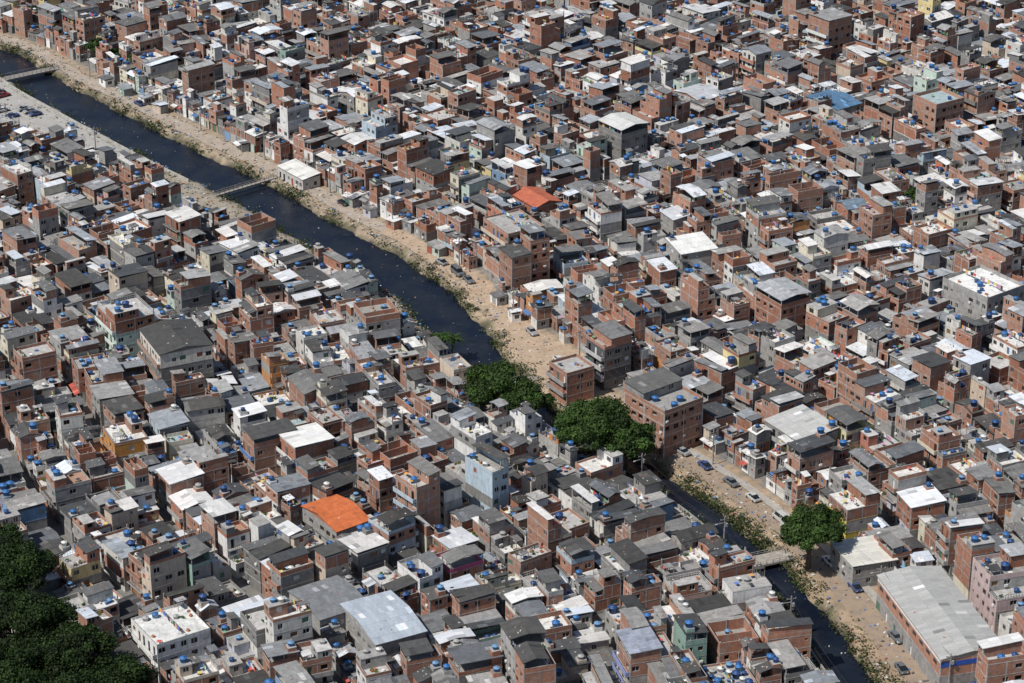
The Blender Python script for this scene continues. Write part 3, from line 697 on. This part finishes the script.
far = (np.abs(P[:,0]) > 290) | (P[:,1] > 910) | (P[:,1] < 350); c[far] = (.2,.15,.11)
ny_, nx_ = len(ys), len(xs)
idx = np.arange(ny_*nx_).reshape(ny_, nx_)
F = np.stack([idx[:-1,:-1], idx[:-1,1:], idx[1:,1:], idx[1:,:-1]], -1).reshape(-1, 4)
me = bpy.data.meshes.new('ground'); me.from_pydata(np.c_[P, Z].tolist(), [], F.tolist())
a = me.attributes.new('Col','FLOAT_COLOR','POINT'); a.data.foreach_set('color', np.c_[c, np.ones(len(c))].astype(np.float32).ravel())
me.polygons.foreach_set('use_smooth', [True]*len(F))
m, nt, b = new_mat('ground_earth')
at = N(nt,'ShaderNodeAttribute',attribute_name='Col').outputs['Color']; pos = N(nt,'ShaderNodeNewGeometry').outputs['Position']
cc_ = scalec(nt, at, mrange(nt, noise(nt,pos,.5,6,.7), .3,.7,.6,1.3))
cc_ = mixc(nt, mrange(nt, noise(nt,pos,.25,5,.7), .52,.62,0,.55), cc_, (.12,.11,.075))
cc_ = mixc(nt, mrange(nt, noise(nt,pos,3.0,3,.7), .66,.72,0,.8), cc_, (.5,.48,.45))
nt.links.new(cc_, b.inputs['Base Color']); b.inputs['Roughness'].default_value = .95; b.inputs['Specular IOR Level'].default_value = .15
me.materials.append(m); g = bpy.data.objects.new('ground', me); COL.objects.link(g)

# ------------------------------------------------------------------ strips (water, roads); t in survey units
def strip(name, t0, t1, fa, fb, z, mat, jitter=0, nc=1, step=1.6):
    ts = np.arange(t0*S_, t1*S_, step); v = []; f = []; ja = jb = 0
    for t in ts:
        ja = ja*.8+R.uniform(-jitter,jitter)*.6; jb = jb*.8+R.uniform(-jitter,jitter)*.6
        for k in range(nc+1):
            q = k/nc; d = (fa(t)+ja)*(1-q)+(fb(t)+jb)*q; x, y, _ = rp(t, d); v.append((x,y,z))
    for i in range(len(ts)-1):
        for k in range(nc): o_ = i*(nc+1)+k; f.append((o_, o_+nc+1, o_+nc+2, o_+1))
    me = bpy.data.meshes.new(name); me.from_pydata(v, [], f); me.materials.append(mat)
    ob = bpy.data.objects.new(name, me); COL.objects.link(ob)
    me.update()
    if me.polygons[0].normal.z < 0: me.flip_normals()
    return ob
mw, nt, b = new_mat('river_water')
pos = N(nt,'ShaderNodeNewGeometry').outputs['Position']
wc = mixc(nt, mrange(nt, noise(nt,pos,.12,4,.6), .4,.65,0,1), (.006,.009,.018), (.016,.019,.025))
wc = mixc(nt, mrange(nt, noise(nt,pos,.35,5,.8), .60,.70,0,.6), wc, (.045,.05,.032))
wc = mixc(nt, mrange(nt, noise(nt,pos,1.4,4,.8), .72,.77,0,.8), wc, (.14,.14,.12))
nt.links.new(wc, b.inputs['Base Color']); b.inputs['Roughness'].default_value = .16; b.inputs['IOR'].default_value = 1.33
bp = N(nt,'ShaderNodeBump'); bp.inputs['Strength'].default_value = .5; bp.inputs['Distance'].default_value = .08
nt.links.new(noise(nt,pos,1.2,4,.6), bp.inputs['Height']); nt.links.new(bp.outputs[0], b.inputs['Normal'])
strip('river_water', -130, 420, lambda t:-(hw(t)+2.4), lambda t:hw(t)+2.4, -1.15, mw)

def road_mat(name, c1, c2, c3):
    m, nt, b = new_mat(name); pos = N(nt,'ShaderNodeNewGeometry').outputs['Position']
    c = mixc(nt, mrange(nt,noise(nt,pos,.3,5,.7),.38,.62,0,1), c1, c2)
    c = mixc(nt, mrange(nt,noise(nt,pos,.9,5,.75),.54,.66,0,.8), c, c3)
    nt.links.new(c, b.inputs['Base Color']); b.inputs['Roughness'].default_value = .92; b.inputs['Specular IOR Level'].default_value = .2
    return m
m_dirt = road_mat('packed_dirt', (.44,.34,.25), (.35,.26,.18), (.25,.19,.145))
m_dirt2 = road_mat('dusty_track', (.39,.33,.27), (.31,.265,.215), (.23,.195,.16))
m_asph = road_mat('dusty_asphalt', (.25,.20,.155), (.32,.24,.175), (.19,.165,.14))
m_grey = road_mat('worn_paving', (.38,.37,.35), (.31,.30,.28), (.40,.37,.33))
m_pave = road_mat('pavement_concrete', (.38,.36,.32), (.31,.28,.25), (.22,.2,.18))
strip('dirt_track', -60, 150, lambda t:clrR(t)-6.2, lambda t:clrR(t)-1.2, .16, m_dirt2, .5, 3)
strip('dirt_road', 149, 212, lambda t:hw(t)+4.6, lambda t:clrR(t)-.8, .163, m_dirt, .5, 3)
strip('dirt_road', 208, 262, lambda t:hw(t)+4.6, lambda t:clrR(t)-.3, .168, m_dirt, .4, 3)
strip('street', 258, 400, lambda t:hw(t)+5.0, lambda t:clrR(t)-2.4, .14, m_asph, .12, 2)
strip('pavement', 252, 400, lambda t:clrR(t)-2.35, lambda t:clrR(t)-.3, .27, m_pave, .05)
strip('riverside_road', -110, 78, lambda t:-(hw(t)+4.6), lambda t:-(clrL(t)-1.0), .15, m_grey, .2, 3)
strip('canal_path', 268, 400, lambda t:-(hw(t)+2.4), lambda t:-(clrL(t)-.4), .15, m_pave, .15)

# ------------------------------------------------------------------ bridges and walls
def bridge(t, width, name='footbridge', col=(.36,.33,.29)):
    x, y, a = rp(t*S_, 0); L = 2*hw(t*S_)+8; mb = MB()
    mb.box(-width/2,width/2,-L/2,L/2,-.1,.28,M_CONC,col,bottom=True)
    for s in (-1,1):
        xx = s*(width/2-.06)
        mb.box(xx-.04,xx+.04,-L/2,L/2,1.15,1.22,M_CONC,col,bottom=True); mb.box(xx-.03,xx+.03,-L/2,L/2,.7,.75,M_CONC,col,bottom=True)
        yy = -L/2
        while yy <= L/2: mb.box(xx-.05,xx+.05,yy-.05,yy+.05,.28,1.15,M_CONC,col); yy += 1.5
    for yy in (-L/2+2.2,L/2-2.2): mb.box(-width/2+.2,width/2-.2,yy-.3,yy+.3,-2.2,-.1,M_CONC,(.2,.19,.17))
    return mb.make(name, HM, (x,y,0), a)
bridge(17, 3.2, 'road_bridge', (.28,.26,.24)); bridge(110, 1.3); bridge(298, 4.2, 'road_bridge'); bridge(222, 2.6); bridge(340, 1.8)
def wallseg(t0, t1, dfn, h, name, col):
    mb = MB(); ts = np.arange(t0*S_, t1*S_, 3.0)
    for i in range(len(ts)-1):
        x0_, y0_, a0 = rp(ts[i], dfn(ts[i])); x1_, y1_, _ = rp(ts[i+1], dfn(ts[i+1]))
        mb.rbox((x0_+x1_)/2,(y0_+y1_)/2,-.6,math.dist((x0_,y0_),(x1_,y1_))-.004,.25,h+.6,math.atan2(y1_-y0_,x1_-x0_),M_CONC,col)
    return mb.make(name, HM)
wallseg(16, 100, lambda t:-(hw(t)+3.5), .9, 'retaining_wall', (.46,.45,.42))
wallseg(270, 345, lambda t:-(hw(t)+1.9), .7, 'canal_wall', (.32,.31,.29))

# ------------------------------------------------------------------ foliage
def leaf_mat(name, c1, c2, c3):
    m, nt, b = new_mat(name); pos = N(nt,'ShaderNodeNewGeometry').outputs['Position']
    at = N(nt,'ShaderNodeAttribute',attribute_name='Col').outputs['Color']
    c = mixc(nt, mrange(nt,noise(nt,pos,.35,3,.6),.35,.65,0,1), c1, c2)
    c = mixc(nt, mrange(nt,noise(nt,pos,2.5,2,.6),.55,.7,0,.6), c, c3)
    c = mixc(nt, 1.0, c, at, 'MULTIPLY')
    nt.links.new(c, b.inputs['Base Color']); b.inputs['Roughness'].default_value = .65; b.inputs['Specular IOR Level'].default_value = .2
    tr = N(nt,'ShaderNodeBsdfTranslucent'); nt.links.new(c, tr.inputs['Color'])
    mx = N(nt,'ShaderNodeMixShader'); mx.inputs[0].default_value = .15
    nt.links.new(b.outputs[0], mx.inputs[1]); nt.links.new(tr.outputs[0], mx.inputs[2]); nt.links.new(mx.outputs[0], nt.nodes['Material Output'].inputs['Surface'])
    return m
LEAF = leaf_mat('tree_leaves', (.018,.038,.010), (.032,.060,.014), (.060,.090,.026))
GRASS = leaf_mat('bank_grass', (.035,.055,.018), (.07,.085,.03), (.13,.125,.06))
BARK = plain('bark', (.12,.09,.065), .9, var=.3)
def leaves_mesh(name, cen, nrm, size, colr, mats, extra=None, seed=0):
    rs = np.random.RandomState(seed); k = len(cen)
    nrm = nrm/np.linalg.norm(nrm, axis=1)[:,None]
    up = rs.normal(size=(k,3)); a = np.cross(nrm, up); a /= np.linalg.norm(a,axis=1)[:,None]; b_ = np.cross(nrm, a)
    s = size[:,None]
    V = np.stack([cen-a*s-b_*s*.25, cen-b_*s*.7+a*s*.15, cen+a*s+b_*s*.25, cen+b_*s*.7-a*s*.1], 1).reshape(-1,3)
    v = V.tolist(); f = np.arange(4*k).reshape(-1,4).tolist(); mi = [0]*k; cc = colr.tolist()
    if extra:
        o_ = len(v); v += extra[0]; f += [tuple(i+o_ for i in q) for q in extra[1]]; mi += [1]*len(extra[1]); cc += [(1,1,1)]*len(extra[1])
    me = bpy.data.meshes.new(name); me.from_pydata(v, [], f); me.polygons.foreach_set('material_index', mi)
    at = me.attributes.new('Col','FLOAT_COLOR','FACE'); at.data.foreach_set('color', np.c_[np.array(cc), np.ones(len(cc))].astype(np.float32).ravel())
    for m in mats: me.materials.append(m)
    return me
def limb(v, f, p, q, r0, r1, seg=7):
    p, q = Vector(p), Vector(q); z = (q-p).normalized(); x = z.orthogonal().normalized(); y = z.cross(x); o_ = len(v)
    for c_, rr in ((p,r0),(q,r1)):
        for j in range(seg): an = 2*math.pi*j/seg; v.append(tuple(c_+x*rr*math.cos(an)+y*rr*math.sin(an)))
    for j in range(seg): k = (j+1) % seg; f.append((o_+j,o_+k,o_+seg+k,o_+seg+j))
def tree_mesh(rad, ht, seed, tone=1.0):
    rs = np.random.RandomState(seed); v = []; f = []
    tr = rad*.055+.08; th = ht*.35
    limb(v,f,(0,0,-.3),(.1,.05,th),tr*1.3,tr*.9)
    crown_c = np.array([0,0,ht-rad*.62]); nc = int(20+rad*4.2); cl = []
    for i in range(nc):
        d_ = rs.normal(size=3); d_ /= np.linalg.norm(d_); d_[2] = abs(d_[2])*.9-.28
        rr = rs.uniform(.45,1.08)*rad; p = crown_c+d_*rr*np.array([.88,.88,.68]); cl.append((p, rs.uniform(.12,.29)*rad))
    for i in range(0,nc,3):
        q = cl[i][0]; mid = np.array([q[0]*.4,q[1]*.4,th+(q[2]-th)*.5])
        limb(v,f,(.1,.05,th-.2),tuple(mid),tr*.6,tr*.35,5); limb(v,f,tuple(mid),tuple(q),tr*.35,.04,5)
    C = []; NR = []; S = []; K = []
    for p, cr in cl:
        n = int(230*(cr**1.5)); d_ = rs.normal(size=(n,3)); d_ /= np.linalg.norm(d_,axis=1)[:,None]
        rr = cr*(rs.uniform(0,1,(n,1))**.4)*rs.uniform(.8,1.25,(n,1)); pts = p+d_*rr*np.array([1,1,.7])
        C.append(pts); NR.append(d_+rs.normal(size=(n,3))*.6+np.array([0,0,.3])); S.append(rs.uniform(.16,.34,n))
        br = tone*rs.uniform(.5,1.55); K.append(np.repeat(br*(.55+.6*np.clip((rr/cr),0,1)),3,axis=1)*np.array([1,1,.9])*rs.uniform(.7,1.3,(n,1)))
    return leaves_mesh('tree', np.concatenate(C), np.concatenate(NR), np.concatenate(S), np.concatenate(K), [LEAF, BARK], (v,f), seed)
for i, (x, y, rr, hh) in enumerate(TREES):
    me = tree_mesh(rr, hh, 50+i, .62 if (x < -60 and y < 480) else 1.15); ob = bpy.data.objects.new('broadleaf_tree', me); ob.location = (x,y,0); COL.objects.link(ob)  # lower-left trees: hillside shadow darkened into the leaf colours
def palm(x, y, h, seed):
    x *= S_; y *= S_
    rs = np.random.RandomState(seed); v = []; f = []; p = np.array([0,0,-.3])
    for i in range(5):
        q = np.array([.12*i, .05*i, h*(i+1)/5]); limb(v,f,tuple(p),tuple(q),.2-.015*i,.19-.015*i); p = q
    C=[];NR=[];S=[];K=[]
    for j in range(20):
        an = j*2.4; el = rs.uniform(.1,.9); L = rs.uniform(2.6,3.6)
        for s in np.linspace(.1,1,16):
            rr = L*s*math.cos(el*.6); zz = L*s*math.sin(el)-1.6*s*s*L/2.5
            for sd_ in (-1,1):
                C.append(p+np.array([rr*math.cos(an)-sd_*.22*math.sin(an)*(1.1-s), rr*math.sin(an)+sd_*.22*math.cos(an)*(1.1-s), zz])); NR.append((rs.uniform(-.3,.3),rs.uniform(-.3,.3),1)); S.append(.3*(1.15-s*.5)); K.append((1.4,1.4,1.2))
    me = leaves_mesh('palm_tree', np.array(C), np.array(NR), np.array(S), np.array(K), [LEAF,BARK], (v,f), seed)
    ob = bpy.data.objects.new('palm_tree', me); ob.location = (x,y,0); COL.objects.link(ob)
palm(-13.5,442.5,6.5,1); palm(-11.5,444,5,2); palm(-88,604,5,3)
rs = np.random.RandomState(9); C=[];NR=[];S=[];K=[]
for t in np.arange(-110,510,.55):
    for side in (-1,1):
        dens = .35+.5*math.sin(t*.088+side)+.5*math.sin(t*.29+side*2)
        if side < 0 and t < 130: dens -= .5
        if t > 255: dens += .75
        dens = max(.08, dens)
        for _ in range(rs.poisson(dens*2.6)):
            d_ = hw(t)+.2+abs(rs.normal())*1.4+(rs.uniform(0,4) if rs.rand() < .2 else 0)
            if side < 0: d_ = min(d_, clrL(t)-.5)
            x, y, a_ = rp(t+rs.uniform(-1,1), side*d_); n = rs.randint(5,16); hgt = rs.uniform(.2,1.1)*(2.2 if rs.rand() < .12 else .75); zb = -1.1+1.1*min(1,(d_-hw(t))/2.2)
            pp = np.array([x,y,zb])+rs.normal(size=(n,3))*np.array([.5,.5,0])+np.c_[np.zeros(n),np.zeros(n),rs.uniform(0,hgt,n)]
            C.append(pp); NR.append(rs.normal(size=(n,3))*.7+np.array([0,0,.6])); S.append(rs.uniform(.12,.32,n)); K.append(np.tile(rs.uniform(.4,1.4)*np.array([1,1,1]),(n,1)))
me = leaves_mesh('riverbank_vegetation', np.concatenate(C), np.concatenate(NR), np.concatenate(S), np.concatenate(K), [GRASS])
COL.objects.link(bpy.data.objects.new('riverbank_vegetation', me))
mb = MB()
for _ in range(4200):
    t = R.uniform(-80,480); s = R.choice((-1,1)); c0 = clrR(t) if s > 0 else clrL(t); d_ = R.uniform(hw(t)+1.5, c0)
    zz = .1; k = R.uniform(.12,.6)
    if R.random() < .04: d_ = R.uniform(0,hw(t)); zz = -1.22; k *= .6
    x, y, a_ = rp(t, s*d_)
    mb.rbox(x,y,zz,k,k*R.uniform(.5,1),R.uniform(.08,.3),R.uniform(0,3),M_MISC,R.choice([(.5,.48,.45),(.3,.2,.13),(.1,.1,.1),(.6,.6,.6),(.1,.2,.4),(.35,.15,.09),(.2,.18,.15)]))
mb.make('rubble_and_litter', HM)
for t in np.arange(20,205,8):
    if R.random() < .4: continue
    d_ = clrR(t*S_)-1.0-R.uniform(0,.8); x, y, a_ = rp(t*S_, d_)
    place(x, y, a_+R.uniform(-.2,.2), R.uniform(2.4,4.6), R.uniform(2.2,3.2), 1, random.Random(int(t*7)), 'brick', name='shack', roof='sheet', tanks=0, balc=False, fh=2.4)

# ------------------------------------------------------------------ vehicles
TYRE = plain('tyre', (.02,.02,.02), .8); CG = plain('car_glass', (.015,.018,.022), .08); CLT = plain('car_lamp', (.6,.55,.5), .3)
def car_mesh(kind, paint):
    bm = bmesh.new()
    if kind == 'hatch': L, W, prof, cab = 3.9, 1.66, [(-1.95,.35),(-1.93,.72),(-1.75,.88),(-1.0,.95),(.95,.95),(1.85,.92),(1.95,.6),(1.92,.32)], [(-1.0,-.35,.65,1.78),(.95,1.46)]
    elif kind == 'sedan': L, W, prof, cab = 4.4, 1.7, [(-2.2,.35),(-2.18,.68),(-1.9,.86),(-1.0,.93),(1.2,.95),(2.1,.92),(2.2,.6),(2.15,.32)], [(-1.05,-.4,.75,1.5),(.93,1.43)]
    else: L, W, prof, cab = 4.9, 1.9, [(-2.45,.4),(-2.42,.95),(-2.1,1.15),(-1.6,1.2),(2.35,1.2),(2.45,.9),(2.45,.4)], [(-1.75,-1.1,2.3,2.42),(1.18,2.05)]
    nP = len(prof); rings = []
    for xx in (-W/2,-W/2+.12,W/2-.12,W/2):
        edge = abs(xx) > W/2-.05
        rings.append([bm.verts.new((y_*(0.97 if edge else 1), xx, z_-(.07 if edge and z_ > .5 else 0))) for y_, z_ in prof])
    for a_, b_ in zip(rings[:-1], rings[1:]):
        for i in range(nP): j = (i+1) % nP; bm.faces.new((a_[i],a_[j],b_[j],b_[i]))
    bm.faces.new(rings[0]); bm.faces.new(list(reversed(rings[-1])))
    (xa, xb, xc, xd), (z0, z1) = cab; wb, wt_ = W/2-.1, W/2-.26
    B = [bm.verts.new(p) for p in ((xa,-wb,z0-.06),(xd,-wb,z0-.06),(xd,wb,z0-.06),(xa,wb,z0-.06))]
    Tp = [bm.verts.new(p) for p in ((xb,-wt_,z1),(xc,-wt_,z1),(xc,wt_,z1),(xb,wt_,z1))]
    for i in range(4): j = (i+1) % 4; bm.faces.new((B[i],B[j],Tp[j],Tp[i])).material_index = 1
    bm.faces.new(Tp)
    for s in (-1,1):
        bmesh.ops.create_cube(bm, size=1, matrix=Matrix.Translation(((xb+xc)/2,s*(wb+wt_)/2,(z0+z1)/2)) @ Matrix.Rotation(s*math.atan((wb-wt_)/(z1-z0)),4,'X') @ Matrix.Diagonal((.09,.04,(z1-z0)*.96,1)))
    for wx in (-L*.31, L*.31):
        for s in (-1,1):
            r_ = bmesh.ops.create_cone(bm, segments=14, radius1=.31, radius2=.31, depth=.2, cap_ends=True, matrix=Matrix.Translation((wx,s*(W/2-.08),.31)) @ Matrix.Rotation(math.pi/2,4,'X'))
            for vv in r_['verts']:
                for ff in vv.link_faces: ff.material_index = 2
    for s in (-1,1):
        for xx in (-L/2+.02, L/2-.02):
            r_ = bmesh.ops.create_cube(bm, size=1, matrix=Matrix.Translation((xx,s*(W/2-.3),.66)) @ Matrix.Diagonal((.08,.3,.14,1)))
            for vv in r_['verts']:
                for ff in vv.link_faces: ff.material_index = 3
    bmesh.ops.recalc_face_normals(bm, faces=bm.faces)
    me = bpy.data.meshes.new('car'); bm.to_mesh(me); bm.free()
    for m in (paint, CG, TYRE, CLT): me.materials.append(m)
    return me
PT = [plain('car_paint', c, .3, 0.1, 0) for c in ((.62,.62,.62),(.3,.31,.32),(.03,.03,.035),(.22,.03,.03),(.05,.08,.2),(.13,.14,.15),(.5,.5,.47))]
CARS = {(k, i): None for k in ('hatch','sedan','van') for i in range(len(PT))}
def car(x, y, ang, kind=None, ci=None, z=.17):
    kind = kind or R.choice(('hatch','hatch','sedan','van') if R.random() < .4 else ('hatch','sedan')); ci = R.choice((0,0,1,1,2,2,5,3,4,5,6)) if ci is None else ci
    if CARS[(kind,ci)] is None: CARS[(kind,ci)] = car_mesh(kind, PT[ci])
    ob = bpy.data.objects.new('parked_van' if kind == 'van' else 'parked_car', CARS[(kind,ci)]); ob.location = (x,y,z); ob.rotation_euler = (0,0,ang); COL.objects.link(ob)
used = []
def rcar(t, d, turn=0, **k):
    x, y, a_ = rp(t*S_, d)
    if any(math.dist((x,y),q) < (4.9 if abs(turn) < .5 else 2.4) for q in used): return
    used.append((x,y)); car(x, y, a_+turn+R.uniform(-.1,.1)+(math.pi if R.random() < .5 else 0), **k)
for dd in (9.5, 15.5, 21.5):
    for t in np.arange(2,48,2.3):
        if dd < clrL(t*S_)-3 and R.random() < .5: rcar(t, -(hw(t*S_)+dd+R.uniform(-.5,.5)), math.pi/2)
for t in (12,27,41,55): rcar(t, -(hw(t*S_)+6))
for t in (52,131,178,204): rcar(t, clrR(t*S_)-3.2+R.uniform(-.5,.5))
for t in (168,174): rcar(t, hw(t*S_)+6.5)
for t in (217,229,240): rcar(t, clrR(t*S_)-R.uniform(3,7))
for t in (262,268,275,281,289,303,311,326): rcar(t, clrR(t*S_)-3.6)
for t in (272,285,306,331): rcar(t+2.5, hw(t*S_)+6.3)
def truck(t, d):
    x, y, a_ = rp(t*S_, d); mb = MB(); cc = (.5,.5,.5)
    mb.box(-3.2,1.4,-1.1,1.1,.95,3.1,M_MISC,(.5,.5,.48),bottom=True); mb.box(-3.2,3.1,-.5,.5,.6,.93,M_MISC,(.05,.05,.05),bottom=True)
    mb.box(1.55,3.1,-1.02,1.02,.6,1.55,M_MISC,cc,bottom=True)
    w0, w1 = 1.0, .9
    A_=[(1.6,-w0,1.55),(3.05,-w0,1.55),(3.05,w0,1.55),(1.6,w0,1.55)]; B_=[(1.65,-w1,2.35),(2.7,-w1,2.35),(2.7,w1,2.35),(1.65,w1,2.35)]
    for i in range(4): j=(i+1)%4; mb.quad(A_[i],A_[j],B_[j],B_[i],M_GLASS if i != 3 else M_MISC,(.02,.02,.025))
    mb.quad(*B_,M_MISC,cc)
    for wx in (-2.3,2.3):
        for s in (-1,1):
            pr = [(wx+.45*math.cos(q*math.pi/6),.45+.45*math.sin(q*math.pi/6)) for q in range(12)]
            ya, yb = s*.75, s*1.08
            for q in range(12):
                p_, n_ = pr[q], pr[(q+1)%12]; mb.quad((p_[0],ya,p_[1]),(n_[0],ya,n_[1]),(n_[0],yb,n_[1]),(p_[0],yb,p_[1]),M_MISC,(.02,.02,.02)); mb.tri((wx,yb,.45),(p_[0],yb,p_[1]),(n_[0],yb,n_[1]),M_MISC,(.03,.03,.03))
    mb.make('box_truck', HM, (x,y,.17), a_)
truck(294, 10.2)

# ------------------------------------------------------------------ utility poles and power lines
def pole(x, y, a_):
    mb = MB()
    for i in range(3): s = .13-.02*i; mb.box(-s,s,-s,s,i*3,i*3+3,M_CONC,(.36,.35,.32))
    mb.box(-.05,.05,-1.0,1.0,8.3,8.42,M_CONC,(.3,.28,.26),bottom=True)
    for yy in (-.9,0,.9): mb.box(-.05,.05,yy-.05,yy+.05,8.42,8.62,M_MISC,(.4,.4,.4))
    mb.box(-.3,.3,.17,.65,6.6,7.4,M_MISC,(.3,.31,.3),bottom=True)
    mb.box(-.04,.04,-1.8,-.16,7.6,7.68,M_MISC,(.4,.4,.4),bottom=True); mb.box(-.12,.12,-2.3,-1.75,7.55,7.72,M_MISC,(.45,.45,.43),bottom=True)
    return mb.make('utility_pole', HM, (x,y,0), a_)
wire = MB()
def wires(pts, zs=(8.62,8.6,6.4,5.9)):
    for (p, q) in zip(pts[:-1], pts[1:]):
        L = math.dist(p[:2], q[:2])
        for k, zz in enumerate(zs):
            off = (k-1)*.9 if k < 2 else .2; prev = None
            for s in np.linspace(0,1,9):
                xx = p[0]+(q[0]-p[0])*s; yy = p[1]+(q[1]-p[1])*s+off*.5; z_ = zz-L*.03*4*s*(1-s)
                if prev:
                    th = .018 if k < 2 else .035
                    wire.quad((prev[0],prev[1],prev[2]-th),(xx,yy,z_-th),(xx,yy,z_+th),(prev[0],prev[1],prev[2]+th),M_IRON,(0,0,0))
                    wire.quad((prev[0],prev[1]-th,prev[2]),(xx,yy-th,z_),(xx,yy+th,z_),(prev[0],prev[1]+th,prev[2]),M_IRON,(0,0,0))
                prev = (xx,yy,z_)
PP = []
for t in np.arange(-20,400,24):
    x, y, a_ = rp(t*S_, clrR(t*S_)-1.4); pole(x, y, a_); PP.append((x,y))
wires(PP)
PP = []
for t in list(np.arange(-30,75,26))+list(np.arange(268,400,26)):
    x, y, a_ = rp(t*S_, -(clrL(t*S_)-.8)); pole(x, y, a_); PP.append((x,y))
wires(PP[:4]); wires(PP[5:])
wire.make('power_lines', HM)

# ------------------------------------------------------------------ light, sky, camera
el = math.radians(54); az = math.atan2(-.72, -.5)
sv = Vector((math.sin(az)*math.cos(el), math.cos(az)*math.cos(el), math.sin(el)))
L = bpy.data.lights.new('sun','SUN'); L.energy = 4.7; L.angle = math.radians(.5); L.color = (1,.965,.91)
so = bpy.data.objects.new('sun', L); so.rotation_euler = (-sv).to_track_quat('-Z','Y').to_euler(); COL.objects.link(so)
w = bpy.data.worlds.new('World'); sc.world = w; w.use_nodes = True; nt = w.node_tree
sk = nt.nodes.new('ShaderNodeTexSky'); sk.sky_type = 'NISHITA'; sk.sun_disc = False; sk.sun_elevation = el; sk.sun_rotation = az % (2*math.pi)
nt.links.new(sk.outputs[0], nt.nodes['Background'].inputs[0]); nt.nodes['Background'].inputs[1].default_value = .078
cam = bpy.data.cameras.new('camera'); cam.lens = 91.34; cam.sensor_width = 36; cam.clip_start = 1; cam.clip_end = 15000
co = bpy.data.objects.new('camera', cam); co.location = (0,0,CH); co.rotation_euler = (math.radians(64),0,0); COL.objects.link(co); sc.camera = co
sc.view_settings.view_transform = 'Standard'; sc.view_settings.look = 'None'; sc.view_settings.exposure = 0
